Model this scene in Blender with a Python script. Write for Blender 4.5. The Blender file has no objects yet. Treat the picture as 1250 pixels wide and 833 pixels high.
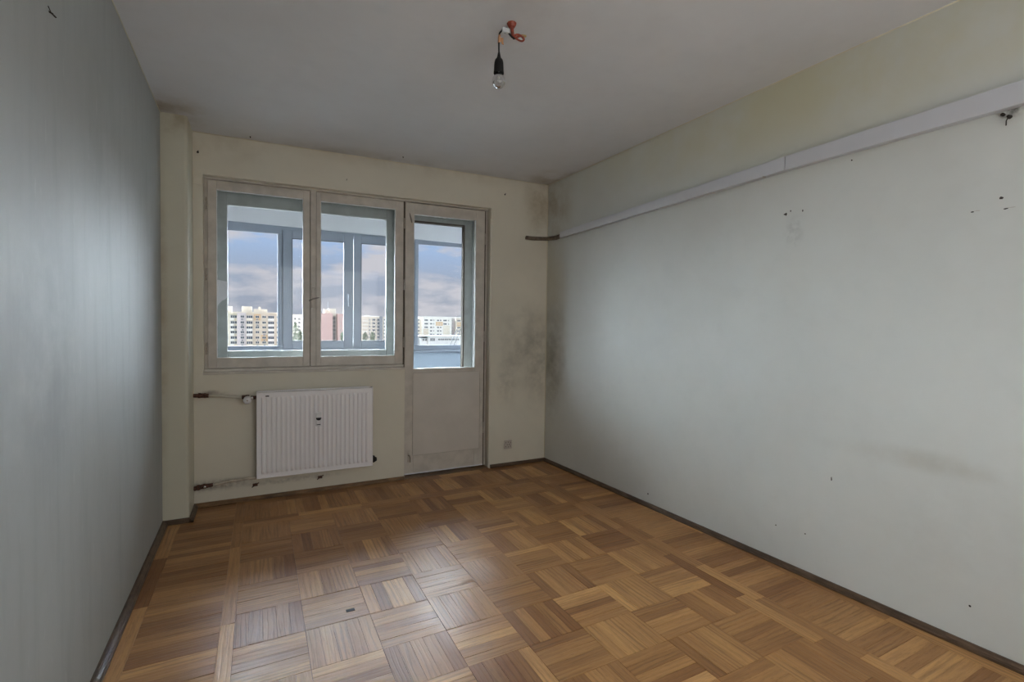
import bpy, math, random
from mathutils import Vector, Matrix
random.seed(7)
C = bpy.context.scene
COL = C.collection

# ------------------------------------------------------------------ camera
cam_d = bpy.data.cameras.new('camera'); cam = bpy.data.objects.new('camera', cam_d); COL.objects.link(cam)
cam_d.sensor_width = 36; cam_d.lens = 589.64 / 1250 * 36; cam_d.clip_end = 3000; cam_d.clip_start = .02
yaw, pitch, roll = -0.48157, -0.02664, 0.01242
CP = Vector((0.40218, -3.94294, 1.26942))
Fv = Vector((-math.sin(yaw)*math.cos(pitch), math.cos(yaw)*math.cos(pitch), math.sin(pitch)))
Rv = Vector((math.cos(yaw), math.sin(yaw), 0)); Uv = Rv.cross(Fv)
R2 = math.cos(roll)*Rv + math.sin(roll)*Uv; U2 = -math.sin(roll)*Rv + math.cos(roll)*Uv
m = Matrix((R2, U2, -Fv)).transposed().to_4x4(); m.translation = CP
cam.matrix_world = m
C.camera = cam

# ------------------------------------------------------------------ world (daylight sky with broken cloud)
SKY_STRENGTH = 1.0
w = bpy.data.worlds.new('sky'); C.world = w; w.use_nodes = True
nt = w.node_tree; nt.nodes.clear()
def wn(t, **k):
    n = nt.nodes.new(t)
    for a, b in k.items(): setattr(n, a, b)
    return n
tc = wn('ShaderNodeTexCoord'); sep = wn('ShaderNodeSeparateXYZ'); nt.links.new(tc.outputs['Generated'], sep.inputs[0])
rmp = wn('ShaderNodeValToRGB'); nt.links.new(sep.outputs[2], rmp.inputs[0])
e = rmp.color_ramp.elements
e[0].position = 0.0; e[0].color = (.40, .42, .50, 1)
e[1].position = .09; e[1].color = (.40, .45, .58, 1)
for p_, c_ in ((.15, (.42, .55, .80, 1)), (.24, (.38, .58, .96, 1)), (1, (.22, .42, .85, 1))):
    q = e.new(p_); q.color = c_
mp = wn('ShaderNodeMapping'); mp.inputs['Scale'].default_value = (1, 1, 3.2); mp.inputs['Location'].default_value = (.35, .1, .22)
nt.links.new(tc.outputs['Generated'], mp.inputs[0])
nz = wn('ShaderNodeTexNoise'); nz.inputs['Scale'].default_value = 9; nz.inputs['Detail'].default_value = 7; nz.inputs['Roughness'].default_value = .52
nt.links.new(mp.outputs[0], nz.inputs['Vector'])
mr = wn('ShaderNodeMapRange'); mr.inputs[1].default_value = .47; mr.inputs[2].default_value = .62; nt.links.new(nz.outputs[0], mr.inputs[0])
mx = wn('ShaderNodeMix', data_type='RGBA'); nt.links.new(mr.outputs[0], mx.inputs[0]); nt.links.new(rmp.outputs[0], mx.inputs[6])
mx.inputs[7].default_value = (.67, .645, .70, 1)
bg = wn('ShaderNodeBackground'); bg.inputs[1].default_value = SKY_STRENGTH; nt.links.new(mx.outputs[2], bg.inputs[0])
wo = wn('ShaderNodeOutputWorld'); nt.links.new(bg.outputs[0], wo.inputs[0])

# ------------------------------------------------------------------ lights
def sun(name, travel, strength, angle, color):
    d = bpy.data.lights.new(name, 'SUN'); d.energy = strength; d.angle = math.radians(angle); d.color = color
    o = bpy.data.objects.new(name, d); COL.objects.link(o)
    o.rotation_euler = Vector(travel).to_track_quat('-Z', 'Y').to_euler(); return o
sun('window_fill_sun', (.50, -1, -.32), 74.0, 104, (.80, .90, 1.0))        # added broad sun lamp, boosts the light through the window
sun('afternoon_sun', (.35, 1, -.55), 1.35, 1.0, (1.0, .87, .74))            # lights the far facades
d = bpy.data.lights.new('rear_fill_light', 'AREA'); d.energy = 24; d.size = 1.6; d.size_y = 1.6; d.shape = 'RECTANGLE'; d.color = (1, .985, .96)  # added fill lamp behind the camera, lifts the whole room
hl = bpy.data.objects.new('rear_fill_light', d); COL.objects.link(hl); hl.location = (1.5, -4.75, 1.45)
hl.rotation_euler = Vector((0, 1, .05)).to_track_quat('-Z', 'Y').to_euler()

vs = C.view_settings
vs.view_transform = 'Standard'; vs.look = 'None'; vs.gamma = 1; vs.use_curve_mapping = False
vs.exposure = 0.0

# ------------------------------------------------------------------ materials
def new_mat(name):
    m = bpy.data.materials.new(name); m.use_nodes = True
    return m, m.node_tree, m.node_tree.nodes['Principled BSDF']
def N(nt, t, **k):
    n = nt.nodes.new(t)
    for a, b in k.items(): setattr(n, a, b)
    return n
def math_n(nt, op, a, b=None, clamp=False):
    n = N(nt, 'ShaderNodeMath', operation=op, use_clamp=clamp)
    for i, v in enumerate((a, b)):
        if v is None: continue
        if isinstance(v, (int, float)): n.inputs[i].default_value = v
        else: nt.links.new(v, n.inputs[i])
    return n.outputs[0]
def mixc(nt, f, a, b, blend='MIX'):
    n = N(nt, 'ShaderNodeMix', data_type='RGBA', blend_type=blend)
    for i, v in ((0, f), (6, a), (7, b)):
        if isinstance(v, (int, float)): n.inputs[i].default_value = v
        elif isinstance(v, tuple): n.inputs[i].default_value = (*v[:3], 1)
        else: nt.links.new(v, n.inputs[i])
    return n.outputs[2]
def noise(nt, vec, scale, detail=3, rough=.5, sc=None, loc=None):
    if sc or loc:
        mp = N(nt, 'ShaderNodeMapping'); nt.links.new(vec, mp.inputs[0])
        if sc: mp.inputs['Scale'].default_value = sc
        if loc: mp.inputs['Location'].default_value = loc
        vec = mp.outputs[0]
    n = N(nt, 'ShaderNodeTexNoise'); n.inputs['Scale'].default_value = scale; n.inputs['Detail'].default_value = detail
    n.inputs['Roughness'].default_value = rough; nt.links.new(vec, n.inputs['Vector']); return n.outputs[0]
def rng(nt, v, a, b, c=0., d=1., smooth=True):
    n = N(nt, 'ShaderNodeMapRange'); n.interpolation_type = 'SMOOTHSTEP' if smooth else 'LINEAR'
    for i, x in enumerate((a, b, c, d)): n.inputs[i+1].default_value = x
    nt.links.new(v, n.inputs[0]); return n.outputs[0]
def pos(nt): return N(nt, 'ShaderNodeNewGeometry').outputs['Position']
def blob(nt, P, c, s, a=0.35, b=1.0):
    """1 at the centre c of an ellipsoid of half sizes s, 0 outside"""
    v = N(nt, 'ShaderNodeVectorMath', operation='SUBTRACT'); nt.links.new(P, v.inputs[0]); v.inputs[1].default_value = c
    u = N(nt, 'ShaderNodeVectorMath', operation='DIVIDE'); nt.links.new(v.outputs[0], u.inputs[0]); u.inputs[1].default_value = s
    l = N(nt, 'ShaderNodeVectorMath', operation='LENGTH'); nt.links.new(u.outputs[0], l.inputs[0])
    return rng(nt, l.outputs['Value'], a, b, 1, 0)
def bump(nt, b, h, strength=.2, dist=.002):
    n = N(nt, 'ShaderNodeBump'); n.inputs['Strength'].default_value = strength; n.inputs['Distance'].default_value = dist
    nt.links.new(h, n.inputs['Height']); nt.links.new(n.outputs[0], b.inputs['Normal'])

def simple(name, col, rough=.5, metal=0, var=0., vscale=8, bmp=0, bscale=60):
    m, nt, b = new_mat(name)
    b.inputs['Roughness'].default_value = rough; b.inputs['Metallic'].default_value = metal
    P = pos(nt)
    n = noise(nt, P, vscale, 4)
    c = mixc(nt, rng(nt, n, .3, .7), tuple(x*(1-var) for x in col), tuple(min(1, x*(1+var)) for x in col))
    nt.links.new(c, b.inputs['Base Color'])
    if bmp: bump(nt, b, noise(nt, P, bscale, 4), bmp, .002)
    return m

def wall_mat(name, col, rough, stains_and_tones=(), streak=0., spec=.3, dirt=(.16, .15, .12)):
    m, nt, b = new_mat(name)
    P = pos(nt)
    b.inputs['Roughness'].default_value = rough; b.inputs['Specular IOR Level'].default_value = spec
    n1 = noise(nt, P, 1.1, 5, .55); n2 = noise(nt, P, 9, 5, .6)
    c = mixc(nt, rng(nt, n1, .3, .7), tuple(x*.95 for x in col), tuple(min(1, x*1.04) for x in col))
    c = mixc(nt, math_n(nt, 'MULTIPLY', rng(nt, n2, .45, .8), .10), c, tuple(x*.7 for x in col))
    if streak:
        s = noise(nt, P, 5, 5, .6, sc=(3, 3, .35))
        c = mixc(nt, math_n(nt, 'MULTIPLY', rng(nt, s, .45, .75), streak), c, dirt)
        s2 = noise(nt, P, 40, 3, .6, sc=(1, 1, .25))
        c = mixc(nt, math_n(nt, 'MULTIPLY', rng(nt, s2, .62, .75), streak*.5), c, (.75, .76, .76))
    for (cc, ss, amt, colr, sc) in stains_and_tones:
        f = blob(nt, P, cc, ss, .15, 1.0)
        nn = rng(nt, noise(nt, P, sc, 6, .62), .30, .70)
        f = math_n(nt, 'MULTIPLY', math_n(nt, 'MULTIPLY', f, nn), amt, True)
        c = mixc(nt, f, c, colr)
    nt.links.new(c, b.inputs['Base Color'])
    h = math_n(nt, 'ADD', math_n(nt, 'MULTIPLY', noise(nt, P, 160, 3), .5), noise(nt, P, 14, 3))
    bump(nt, b, h, .25, .0022)
    return m

CREAM = (.70, .665, .52)
soot = (.13, .115, .09); brown_tone = (.34, .27, .17)  # second colour: brown tone darkening wall tops, ceiling edges and corners
M = {}
M['wall_back'] = wall_mat('wall_back_paint', (.70, .66, .56), .6, [
    ((2.62, 0, 1.12), (.42, .3, .55), .40, soot, 5), ((2.76, 0, .95), (.26, .3, .6), .38, soot, 8),
    ((2.42, 0, .80), (.16, .3, .32), .28, soot, 14), ((2.80, 0, 2.45), (.30, .3, .5), .8, brown_tone, 4),
    ((.10, 0, 2.52), (.5, .3, .16), .4, brown_tone, 3), ((1.5, 0, 2.62), (1.6, .3, .13), .4, brown_tone, 2.5),
    ((.12, 0, .14), (.35, .3, .06), .6, (.09, .06, .04), 22), ((.62, 0, .115), (.5, .3, .03), .45, (.12, .10, .09), 26),
    ((.10, 0, .79), (.14, .3, .03), .6, (.1, .06, .04), 18)])
M['wall_right'] = wall_mat('wall_right_paint', (.635, .65, .625), .55, [((2.9, -2.6, 2.62), (.6, 3.2, .62), .9, (.60, .57, .40), 1.2), ((2.83, 0, 1.3), (.5, .38, 1.6), .6, (.50, .45, .31), 2),  # yellower, darker tone along the top and beside the window-wall corner
    ((2.83, -.12, 1.05), (.4, .32, .62), .42, soot, 6), ((2.83, -.10, .75), (.4, .2, .45), .25, soot, 13),
    ((2.84, -.05, 2.4), (.4, .45, .45), .7, brown_tone, 4), ((2.9, -2.35, 1.80), (.4, .07, .11), .3, (.2, .2, .19), 30), ((2.9, -2.95, .72), (.4, .55, .07), .35, (.38, .35, .28), 3), ((2.9, -3.0, .45), (.4, .5, .4), .15, (.38, .36, .33), 4),
    ((2.92, -3.17, 2.13), (.4, .05, .05), .9, (.05, .045, .04), 40)], spec=.35)
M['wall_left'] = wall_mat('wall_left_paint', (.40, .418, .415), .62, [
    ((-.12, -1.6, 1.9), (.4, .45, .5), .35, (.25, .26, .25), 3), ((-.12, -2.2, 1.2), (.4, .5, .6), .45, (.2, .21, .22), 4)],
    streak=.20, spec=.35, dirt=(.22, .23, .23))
M['column'] = wall_mat('column_paint', (.60, .58, .475), .38, [
    ((-.14, -.27, 1.2), (.05, .3, 1.4), .6, brown_tone, 4), ((-.10, -.27, 2.55), (.2, .3, .2), .8, brown_tone, 5)], spec=.4)
M['ceiling'] = wall_mat('ceiling_paint', (.73, .735, .76), .75, [  # browner towards the window wall and its corners
    ((1.4, .1, 2.6), (2.2, .38, .4), .6, (.30, .24, .17), 2.5), ((2.85, -.1, 2.6), (.45, .6, .4), .8, brown_tone, 3),
    ((-.12, -.3, 2.6), (.35, .4, .4), .8, brown_tone, 3), ((1.42, -2.0, 2.6), (.5, .5, .4), .2, (.33, .29, .25), 2)])
M['wall_plain'] = wall_mat('wall_front_paint', (.66, .64, .55), .6)
M['caulk'] = simple('cream_caulk', (.66, .61, .46), .5, var=.08)
M['sash'] = simple('old_cream_gloss_paint', (.575, .53, .475), .38, var=.09, vscale=12, bmp=.3, bscale=40)
M['sash_outer'] = simple('grey_green_paint', (.50, .55, .54), .5, var=.08, vscale=14, bmp=.3, bscale=40)
M['door_panel'] = simple('door_panel_paint', (.625, .58, .53), .36, var=.04, vscale=5, bmp=.25, bscale=18)
M['paint_edge'] = simple('chipped_white_paint', (.80, .82, .82), .4, var=.05)
M['crack'] = simple('brown_crack', (.11, .09, .07), .9)
M['gap'] = simple('dark_gap', (.035, .028, .02), .9)
M['hinge'] = simple('painted_hinge', (.40, .36, .31), .4, var=.15, vscale=60)
M['metal'] = simple('worn_steel', (.30, .28, .25), .35, .9, var=.2, vscale=60)
M['chrome'] = simple('chrome', (.8, .8, .8), .12, 1)
M['rust'] = simple('rusty_fitting', (.10, .045, .03), .6, .3, var=.5, vscale=70, bmp=.5)
M['pipe'] = simple('cream_painted_pipe', (.56, .53, .44), .4, var=.08)
M['pipe_low'] = simple('grimy_painted_pipe', (.50, .44, .36), .5, var=.25, vscale=25)
M['pvc'] = simple('grey_blue_pvc', (.255, .28, .325), .5, var=.02)
M['gasket'] = simple('rubber_gasket', (.10, .11, .13), .6)
M['facade_dark'] = simple('rough_grey_facade_render', (.20, .20, .21), .9, var=.1)
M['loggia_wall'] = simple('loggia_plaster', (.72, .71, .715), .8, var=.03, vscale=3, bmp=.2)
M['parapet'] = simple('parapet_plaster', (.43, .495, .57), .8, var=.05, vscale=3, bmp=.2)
M['loggia_floor'] = simple('loggia_tiles', (.16, .15, .14), .5, var=.1)
M['radiator'] = simple('radiator_enamel', (.88, .86, .88), .28, var=.01)
M['white_plastic'] = simple('white_plastic', (.74, .74, .76), .35)
M['dark_plastic'] = simple('dark_plastic', (.02, .022, .03), .25)
M['black'] = simple('black_bakelite', (.004, .004, .004), .75)
M['socket'] = simple('socket_plastic', (.50, .44, .39), .4, var=.04)
M['red_wire'] = simple('red_wire', (.28, .055, .03), .5, var=.25, vscale=90)
M['tan'] = simple('tan_tape', (.50, .26, .13), .6)
M['block'] = simple('terminal_plastic', (.60, .62, .62), .4)
M['rail'] = simple('grey_pvc_trunking', (.60, .61, .65), .4, var=.015)
M['stick'] = simple('grimy_bare_cable', (.15, .115, .085), .7, var=.3, vscale=30, bmp=.6)
M['mark'] = simple('dark_mark', (.03, .025, .02), .9)
M['paper'] = simple('white_paper', (.85, .86, .88), .8)
M['brass'] = simple('brass_wire', (.45, .33, .15), .4, .8)

def glass_mat(name, tint, refl, rough=.0, haze=0.):
    m = bpy.data.materials.new(name); m.use_nodes = True; nt = m.node_tree; nt.nodes.clear()
    t = N(nt, 'ShaderNodeBsdfTransparent'); t.inputs[0].default_value = (*tint, 1)
    g = N(nt, 'ShaderNodeBsdfGlossy'); g.inputs['Roughness'].default_value = rough
    fr = N(nt, 'ShaderNodeFresnel'); fr.inputs[0].default_value = 1.45
    f = math_n(nt, 'MULTIPLY', fr.outputs[0], refl)
    mx = N(nt, 'ShaderNodeMixShader'); nt.links.new(f, mx.inputs[0]); nt.links.new(t.outputs[0], mx.inputs[1]); nt.links.new(g.outputs[0], mx.inputs[2])
    out = mx.outputs[0]
    if haze:
        df = N(nt, 'ShaderNodeBsdfDiffuse'); df.inputs[0].default_value = (.8, .85, .9, 1)
        s = noise(nt, pos(nt), 14, 4, .6, sc=(6, 1, .5))
        m2 = N(nt, 'ShaderNodeMixShader'); nt.links.new(math_n(nt, 'MULTIPLY', rng(nt, s, .4, .8), haze), m2.inputs[0])
        nt.links.new(out, m2.inputs[1]); nt.links.new(df.outputs[0], m2.inputs[2]); out = m2.outputs[0]
    o = N(nt, 'ShaderNodeOutputMaterial'); nt.links.new(out, o.inputs[0]); return m
M['glass'] = glass_mat('dusty_window_glass', (.985, .99, .99), .2, 0, .007)
M['glass_clean'] = glass_mat('pvc_window_glass', (.97, .98, .98), .15)
M['bulb'] = glass_mat('bulb_glass', (.90, .90, .90), 2.2, .05, .10)

def oak(name, warm=1.):
    m, nt, b = new_mat(name)
    uv = N(nt, 'ShaderNodeUVMap'); uv.uv_map = 'grain'; U = uv.outputs[0]
    at = N(nt, 'ShaderNodeAttribute'); at.attribute_name = 'tint'
    t = at.outputs['Fac']
    g1 = noise(nt, U, 1, 5, .6, sc=(5, 70, 1))
    wv = N(nt, 'ShaderNodeTexWave'); wv.wave_type = 'BANDS'; wv.bands_direction = 'Y'; wv.inputs['Scale'].default_value = 1
    mpn = N(nt, 'ShaderNodeMapping'); mpn.inputs['Scale'].default_value = (1.6, 14, 1); nt.links.new(U, mpn.inputs[0]); nt.links.new(mpn.outputs[0], wv.inputs['Vector'])
    wv.inputs['Distortion'].default_value = 7; wv.inputs['Detail'].default_value = 3; wv.inputs['Detail Scale'].default_value = 1.3
    pores = noise(nt, U, 1, 2, .5, sc=(28, 420, 1))
    c = mixc(nt, t, (.27*warm, .116, .038), (.66*warm, .365, .140))
    c = mixc(nt, math_n(nt, 'MULTIPLY', rng(nt, g1, .35, .75), .34), c, (.12, .048, .016))
    c = mixc(nt, math_n(nt, 'MULTIPLY', math_n(nt, 'MULTIPLY', rng(nt, wv.outputs[0], .45, 1.0), rng(nt, noise(nt, U, 2.2, 2), .44, .60)), .34), c, (.10, .042, .016))
    c = mixc(nt, math_n(nt, 'MULTIPLY', rng(nt, pores, .58, .7), .35), c, (.05, .025, .015))
    P = pos(nt)
    wear = math_n(nt, 'MULTIPLY', blob(nt, P, (.95, -1.95, 0), (1.25, 1.05, 1), .3, 1.), rng(nt, noise(nt, P, 3, 5, .6), .3, .6), True)
    c = mixc(nt, math_n(nt, 'MULTIPLY', wear, .12), c, (.40, .29, .22))          # lacquer worn grey where people walk
    nt.links.new(c, b.inputs['Base Color'])
    r = math_n(nt, 'ADD', rng(nt, noise(nt, P, 7, 4), .3, .7, .28, .37), math_n(nt, 'MULTIPLY', g1, .08))
    nt.links.new(r, b.inputs['Roughness']); b.inputs['Specular IOR Level'].default_value = .38
    h = math_n(nt, 'SUBTRACT', math_n(nt, 'MULTIPLY', noise(nt, P, 4, 0), 2.5), math_n(nt, 'ADD', math_n(nt, 'MULTIPLY', rng(nt, g1, .5, .7), .35), math_n(nt, 'MULTIPLY', rng(nt, wv.outputs[0], .6, 1), .6)))
    bump(nt, b, h, .45, .0013)
    return m
M['oak'] = oak('oak_parquet')
def darkwood(name, c1, c2):
    m, nt, b = new_mat(name); P = pos(nt)
    n = noise(nt, P, 12, 5, .6, sc=(1, 1, 6)); n2 = noise(nt, P, 3, 4)
    c = mixc(nt, rng(nt, n, .3, .7), c1, c2); c = mixc(nt, math_n(nt, 'MULTIPLY', rng(nt, n2, .5, .7), .5), c, (.02, .014, .01))
    nt.links.new(c, b.inputs['Base Color']); b.inputs['Roughness'].default_value = .42
    bump(nt, b, n, .5, .003); return m
M['skirt_dark'] = darkwood('dark_skirting_wood', (.06, .036, .021), (.14, .088, .054))
M['skirt_mid'] = darkwood('brown_skirting_wood', (.13, .07, .03), (.25, .14, .06))
M['subfloor'] = simple('dark_subfloor', (.02, .012, .008), .9)

# ------------------------------------------------------------------ mesh builder
def warp(v):      # the head of this opening and the ceiling rise slightly to the right
    k = min(max((v[2]-1.1), 0), 1)
    return (v[0], v[1], v[2] + .018*(v[0]-.08)*k)
class MB:
    def __init__(s, warped=False): s.v = []; s.f = []; s.m = []; s.w = warped
    def vert(s, p): s.v.append(warp(p) if s.w else tuple(p)); return len(s.v)-1
    def face(s, idx, mi=0): s.f.append(tuple(idx)); s.m.append(mi)
    def box(s, x0, x1, y0, y1, z0, z1, mi=0):
        i = [s.vert((x, y, z)) for z in (z0, z1) for y in (y0, y1) for x in (x0, x1)]
        for q in ((0,2,3,1), (4,5,7,6), (0,1,5,4), (1,3,7,5), (3,2,6,7), (2,0,4,6)): s.face([i[k] for k in q], mi)
        return s
    def hexa(s, p, mi=0):   # 8 points: bottom 4 ccw, top 4 ccw
        i = [s.vert(q) for q in p]
        for q in ((3,2,1,0), (4,5,6,7), (0,1,5,4), (1,2,6,5), (2,3,7,6), (3,0,4,7)): s.face([i[k] for k in q], mi)
        return s
    def prism(s, poly, z0, z1, mi=0):   # poly in xy, ccw
        n = len(poly); a = [s.vert((x, y, z0)) for x, y in poly]; b = [s.vert((x, y, z1)) for x, y in poly]
        s.face(a[::-1], mi); s.face(b, mi)
        for k in range(n): s.face((a[k], a[(k+1) % n], b[(k+1) % n], b[k]), mi)
        return s
    def sweep(s, prof, p0, p1, out, mi=0):   # prof: (d, z) pairs; extrude along p0->p1, d along out
        o = Vector(out).normalized(); n = len(prof)
        a = [s.vert((p0[0]+o.x*d, p0[1]+o.y*d, p0[2]+z)) for d, z in prof]
        b = [s.vert((p1[0]+o.x*d, p1[1]+o.y*d, p1[2]+z)) for d, z in prof]
        s.face(a[::-1], mi); s.face(b, mi)
        for k in range(n): s.face((a[k], a[(k+1) % n], b[(k+1) % n], b[k]), mi)
        return s
    def cyl(s, p0, p1, r0, r1=None, n=12, mi=0, caps=True):
        r1 = r0 if r1 is None else r1
        p0 = Vector(p0); p1 = Vector(p1); d = (p1-p0).normalized()
        u = d.orthogonal().normalized(); v = d.cross(u)
        a = [s.vert(p0+(u*math.cos(t)+v*math.sin(t))*r0) for t in [2*math.pi*k/n for k in range(n)]]
        b = [s.vert(p1+(u*math.cos(t)+v*math.sin(t))*r1) for t in [2*math.pi*k/n for k in range(n)]]
        for k in range(n): s.face((a[k], a[(k+1) % n], b[(k+1) % n], b[k]), mi)
        if caps: s.face(a[::-1], mi); s.face(b, mi)
        return s
    def lathe(s, prof, c, n=20, mi=0, axis='z'):   # prof (r, h)
        rings = []
        for r, h in prof:
            ring = []
            for k in range(n):
                t = 2*math.pi*k/n
                q = (r*math.cos(t), r*math.sin(t), h) if axis == 'z' else (r*math.cos(t), -h, r*math.sin(t))
                ring.append(s.vert((c[0]+q[0], c[1]+q[1], c[2]+q[2])))
            rings.append(ring)
        for a, b in zip(rings, rings[1:]):
            for k in range(n): s.face((a[k], a[(k+1) % n], b[(k+1) % n], b[k]), mi)
        s.face(rings[0][::-1], mi); s.face(rings[-1], mi); return s
    def tube(s, pts, r, n=8, mi=0):
        pts = [Vector(p) for p in pts]; rings = []; u = None
        for i, p in enumerate(pts):
            d = (pts[min(i+1, len(pts)-1)]-pts[max(i-1, 0)]).normalized()
            if u is None: u = d.orthogonal().normalized()
            u = (u-d*u.dot(d)).normalized(); v = d.cross(u)
            rr = r[i] if isinstance(r, (list, tuple)) else r
            rings.append([s.vert(p+(u*math.cos(t)+v*math.sin(t))*rr) for t in [2*math.pi*k/n for k in range(n)]])
        for a, b in zip(rings, rings[1:]):
            for k in range(n): s.face((a[k], a[(k+1) % n], b[(k+1) % n], b[k]), mi)
        s.face(rings[0][::-1], mi); s.face(rings[-1], mi); return s
    def build(s, name, mats, parent=None, bevel=0, smooth=False, seg=2, origin=None):
        me = bpy.data.meshes.new(name)
        vs_ = s.v if origin is None else [tuple(Vector(p)-Vector(origin)) for p in s.v]
        me.from_pydata(vs_, [], s.f); me.update()
        for mt in (mats if isinstance(mats, (list, tuple)) else [mats]): me.materials.append(M[mt] if isinstance(mt, str) else mt)
        me.polygons.foreach_set('material_index', s.m)
        if smooth: me.polygons.foreach_set('use_smooth', [True]*len(me.polygons))
        o = bpy.data.objects.new(name, me); COL.objects.link(o)
        if origin is not None: o.location = origin
        if bevel:
            b = o.modifiers.new('bevel', 'BEVEL'); b.width = bevel; b.segments = seg; b.limit_method = 'ANGLE'; b.angle_limit = math.radians(40)
        if parent is not None:
            o.parent = parent
            if parent.type == 'EMPTY' or parent.location.length > 0: o.matrix_parent_inverse = Matrix.Translation(-Vector(abs_loc(parent)))
        return o
def abs_loc(o):
    v = Vector(o.location)
    p = o.parent
    if p: # parents here are never rotated while building
        v = o.matrix_parent_inverse @ v
        v = v + abs_loc(p)
    return v
def empty(name, loc, label=None, cat=None, group=None):
    o = bpy.data.objects.new(name, None); COL.objects.link(o); o.location = loc; o.empty_display_size = .1
    if label: o['label'] = label; o['category'] = cat
    if group: o['group'] = group
    return o
def tag(o, label, cat, group=None):
    o['label'] = label; o['category'] = cat
    if group: o['group'] = group
    return o
def struct(o): o['kind'] = 'structure'; return o
def spline(pts, n=6):
    P = [Vector(p) for p in pts]; out = []
    for i in range(len(P)-1):
        a, b, c, d = P[max(i-1, 0)], P[i], P[i+1], P[min(i+2, len(P)-1)]
        for k in range(n):
            t = k/n
            out.append(.5*((2*b)+(-a+c)*t+(2*a-5*b+4*c-d)*t*t+(-a+3*b-3*c+d)*t**3))
    out.append(P[-1]); return out

# ------------------------------------------------------------------ room dimensions
W_, CD, LW = 2.830, .2655, .1406
xl = lambda y: -LW - .01317*(y+CD)      # left wall face
xr = lambda y: W_ - .03436*y            # right wall face
zc = lambda x: 2.578 + .0183*x          # ceiling
YB = -4.85                              # wall behind the viewpoint
OX0, OX1, OZ1, WZ = .058, 2.236, 2.300, .930    # opening in the window wall; WZ = top of the wall under the window
PX = 1.466                              # right end of that low wall

# wall_back
b = MB(True)
b.box(-.45, OX0, 0, .27, -.15, 2.75)
b.box(OX0, PX, 0, .27, -.15, WZ)
b.box(OX0, 3.15, 0, .27, OZ1, 2.75)
r = .014
b.prism([(OX1, .27), (OX1, r)] + [(OX1+r-r*math.cos(t), r-r*math.sin(t)) for t in [math.pi/2*k/5 for k in range(1, 5)]] + [(OX1+r, 0), (3.15, 0), (3.15, .27)], -.15, OZ1)
wb = struct(b.build('wall_back', 'wall_back'))
struct(MB(True).box(-.45, OX0, .27, .30, -.15, 2.75).box(OX0, PX, .27, .30, -.15, WZ).box(OX0, 3.15, .27, .30, OZ1, 2.75).box(OX1, 3.15, .27, .30, -.15, OZ1).build('wall_outer_render', 'facade_dark'))
# plaster tabs at the head of the opening
t1 = MB(True).box(.003, .056, -.006, .02, 2.222, 2.278).build('plaster_patch', 'wall_back', wb, .004)
t2 = MB(True).box(OX1+.002, 2.285, -.006, .02, 2.205, 2.270).build('plaster_patch', 'wall_back', wb, .004)
# column
r = .02
b = MB().prism([(-.3, .0), (-.3, -CD), (-r, -CD)] + [(-r+r*math.sin(t), -CD+r-r*math.cos(t)) for t in [math.pi/2*k/6 for k in range(1, 6)]] + [(0, -CD+r), (0, 0)], -.1, 2.70)
column = b.build('wall_column', 'column'); struct(column)
# left and right wall
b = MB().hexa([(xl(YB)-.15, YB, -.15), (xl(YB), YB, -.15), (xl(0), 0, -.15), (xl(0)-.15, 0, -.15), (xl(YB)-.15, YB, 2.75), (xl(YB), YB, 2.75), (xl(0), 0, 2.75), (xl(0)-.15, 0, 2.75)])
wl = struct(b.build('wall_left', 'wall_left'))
b = MB().hexa([(xr(YB), YB, -.15), (xr(YB)+.15, YB, -.15), (xr(0)+.15, 0, -.15), (xr(0), 0, -.15), (xr(YB), YB, 2.8), (xr(YB)+.15, YB, 2.8), (xr(0)+.15, 0, 2.8), (xr(0), 0, 2.8)])
wr = struct(b.build('wall_right', 'wall_right'))
struct(MB().box(-.3, 3.3, YB-.15, YB, -.15, 2.8).build('wall_front', 'wall_plain'))
b = MB(); x0, x1 = -.45, 3.3
b.hexa([(x0, YB-.15, zc(x0)), (x1, YB-.15, zc(x1)), (x1, .27, zc(x1)), (x0, .27, zc(x0)), (x0, YB-.15, 2.9), (x1, YB-.15, 2.9), (x1, .27, 2.9), (x0, .27, 2.9)])
ceiling = struct(b.build('ceiling', 'ceiling'))

# painted beads in the corners
def bead(name, a, c, rr=.004):
    return struct(MB().cyl(a, c, rr, n=8).build(name, 'caulk', smooth=True))
bead('trim_1', (W_-.001, -.001, .02), (W_-.001, -.001, zc(W_)))
bead('trim_2', (0, -.001, zc(0)-.001), (W_, -.001, zc(W_)-.001), .0035)
bead('trim_3', (xr(0), 0, zc(W_)-.001), (xr(YB)-.0, YB, zc(xr(YB))-.001), .0035)
bead('trim_4', (xl(-CD), -CD, zc(-LW)-.001), (xl(YB), YB, zc(xl(YB))-.001), .003)

# skirting
prof = [(0, 0), (.024, 0), (.024, .010), (.020, .0135), (.019, .017), (.012, .022), (.008, .028), (0, .028)]
def skirt(name, a, c, out, mt, k=1.):
    return struct(MB().sweep([(d_*k, z) for d_, z in prof], a, c, out).build(name, mt))
skirt('baseboard_left', (xl(YB), YB, 0), (xl(-CD), -CD, 0), (1, 0, 0), 'skirt_dark', 1.2)
skirt('baseboard_column_front', (xl(-CD), -CD, 0), (.024, -CD, 0), (0, -1, 0), 'skirt_dark')
skirt('baseboard_column_side', (0, -CD-.024, 0), (0, 0, 0), (1, 0, 0), 'skirt_dark')
skirt('baseboard_back', (0, 0, 0), (PX-.004, 0, 0), (0, -1, 0), 'skirt_mid')
skirt('baseboard_corner', (OX1+.015, 0, 0), (W_, 0, 0), (0, -1, 0), 'skirt_dark', .9)
skirt('baseboard_right', (xr(0), 0, 0), (xr(YB), YB, 0), (-1, 0, 0), 'skirt_dark')

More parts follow.
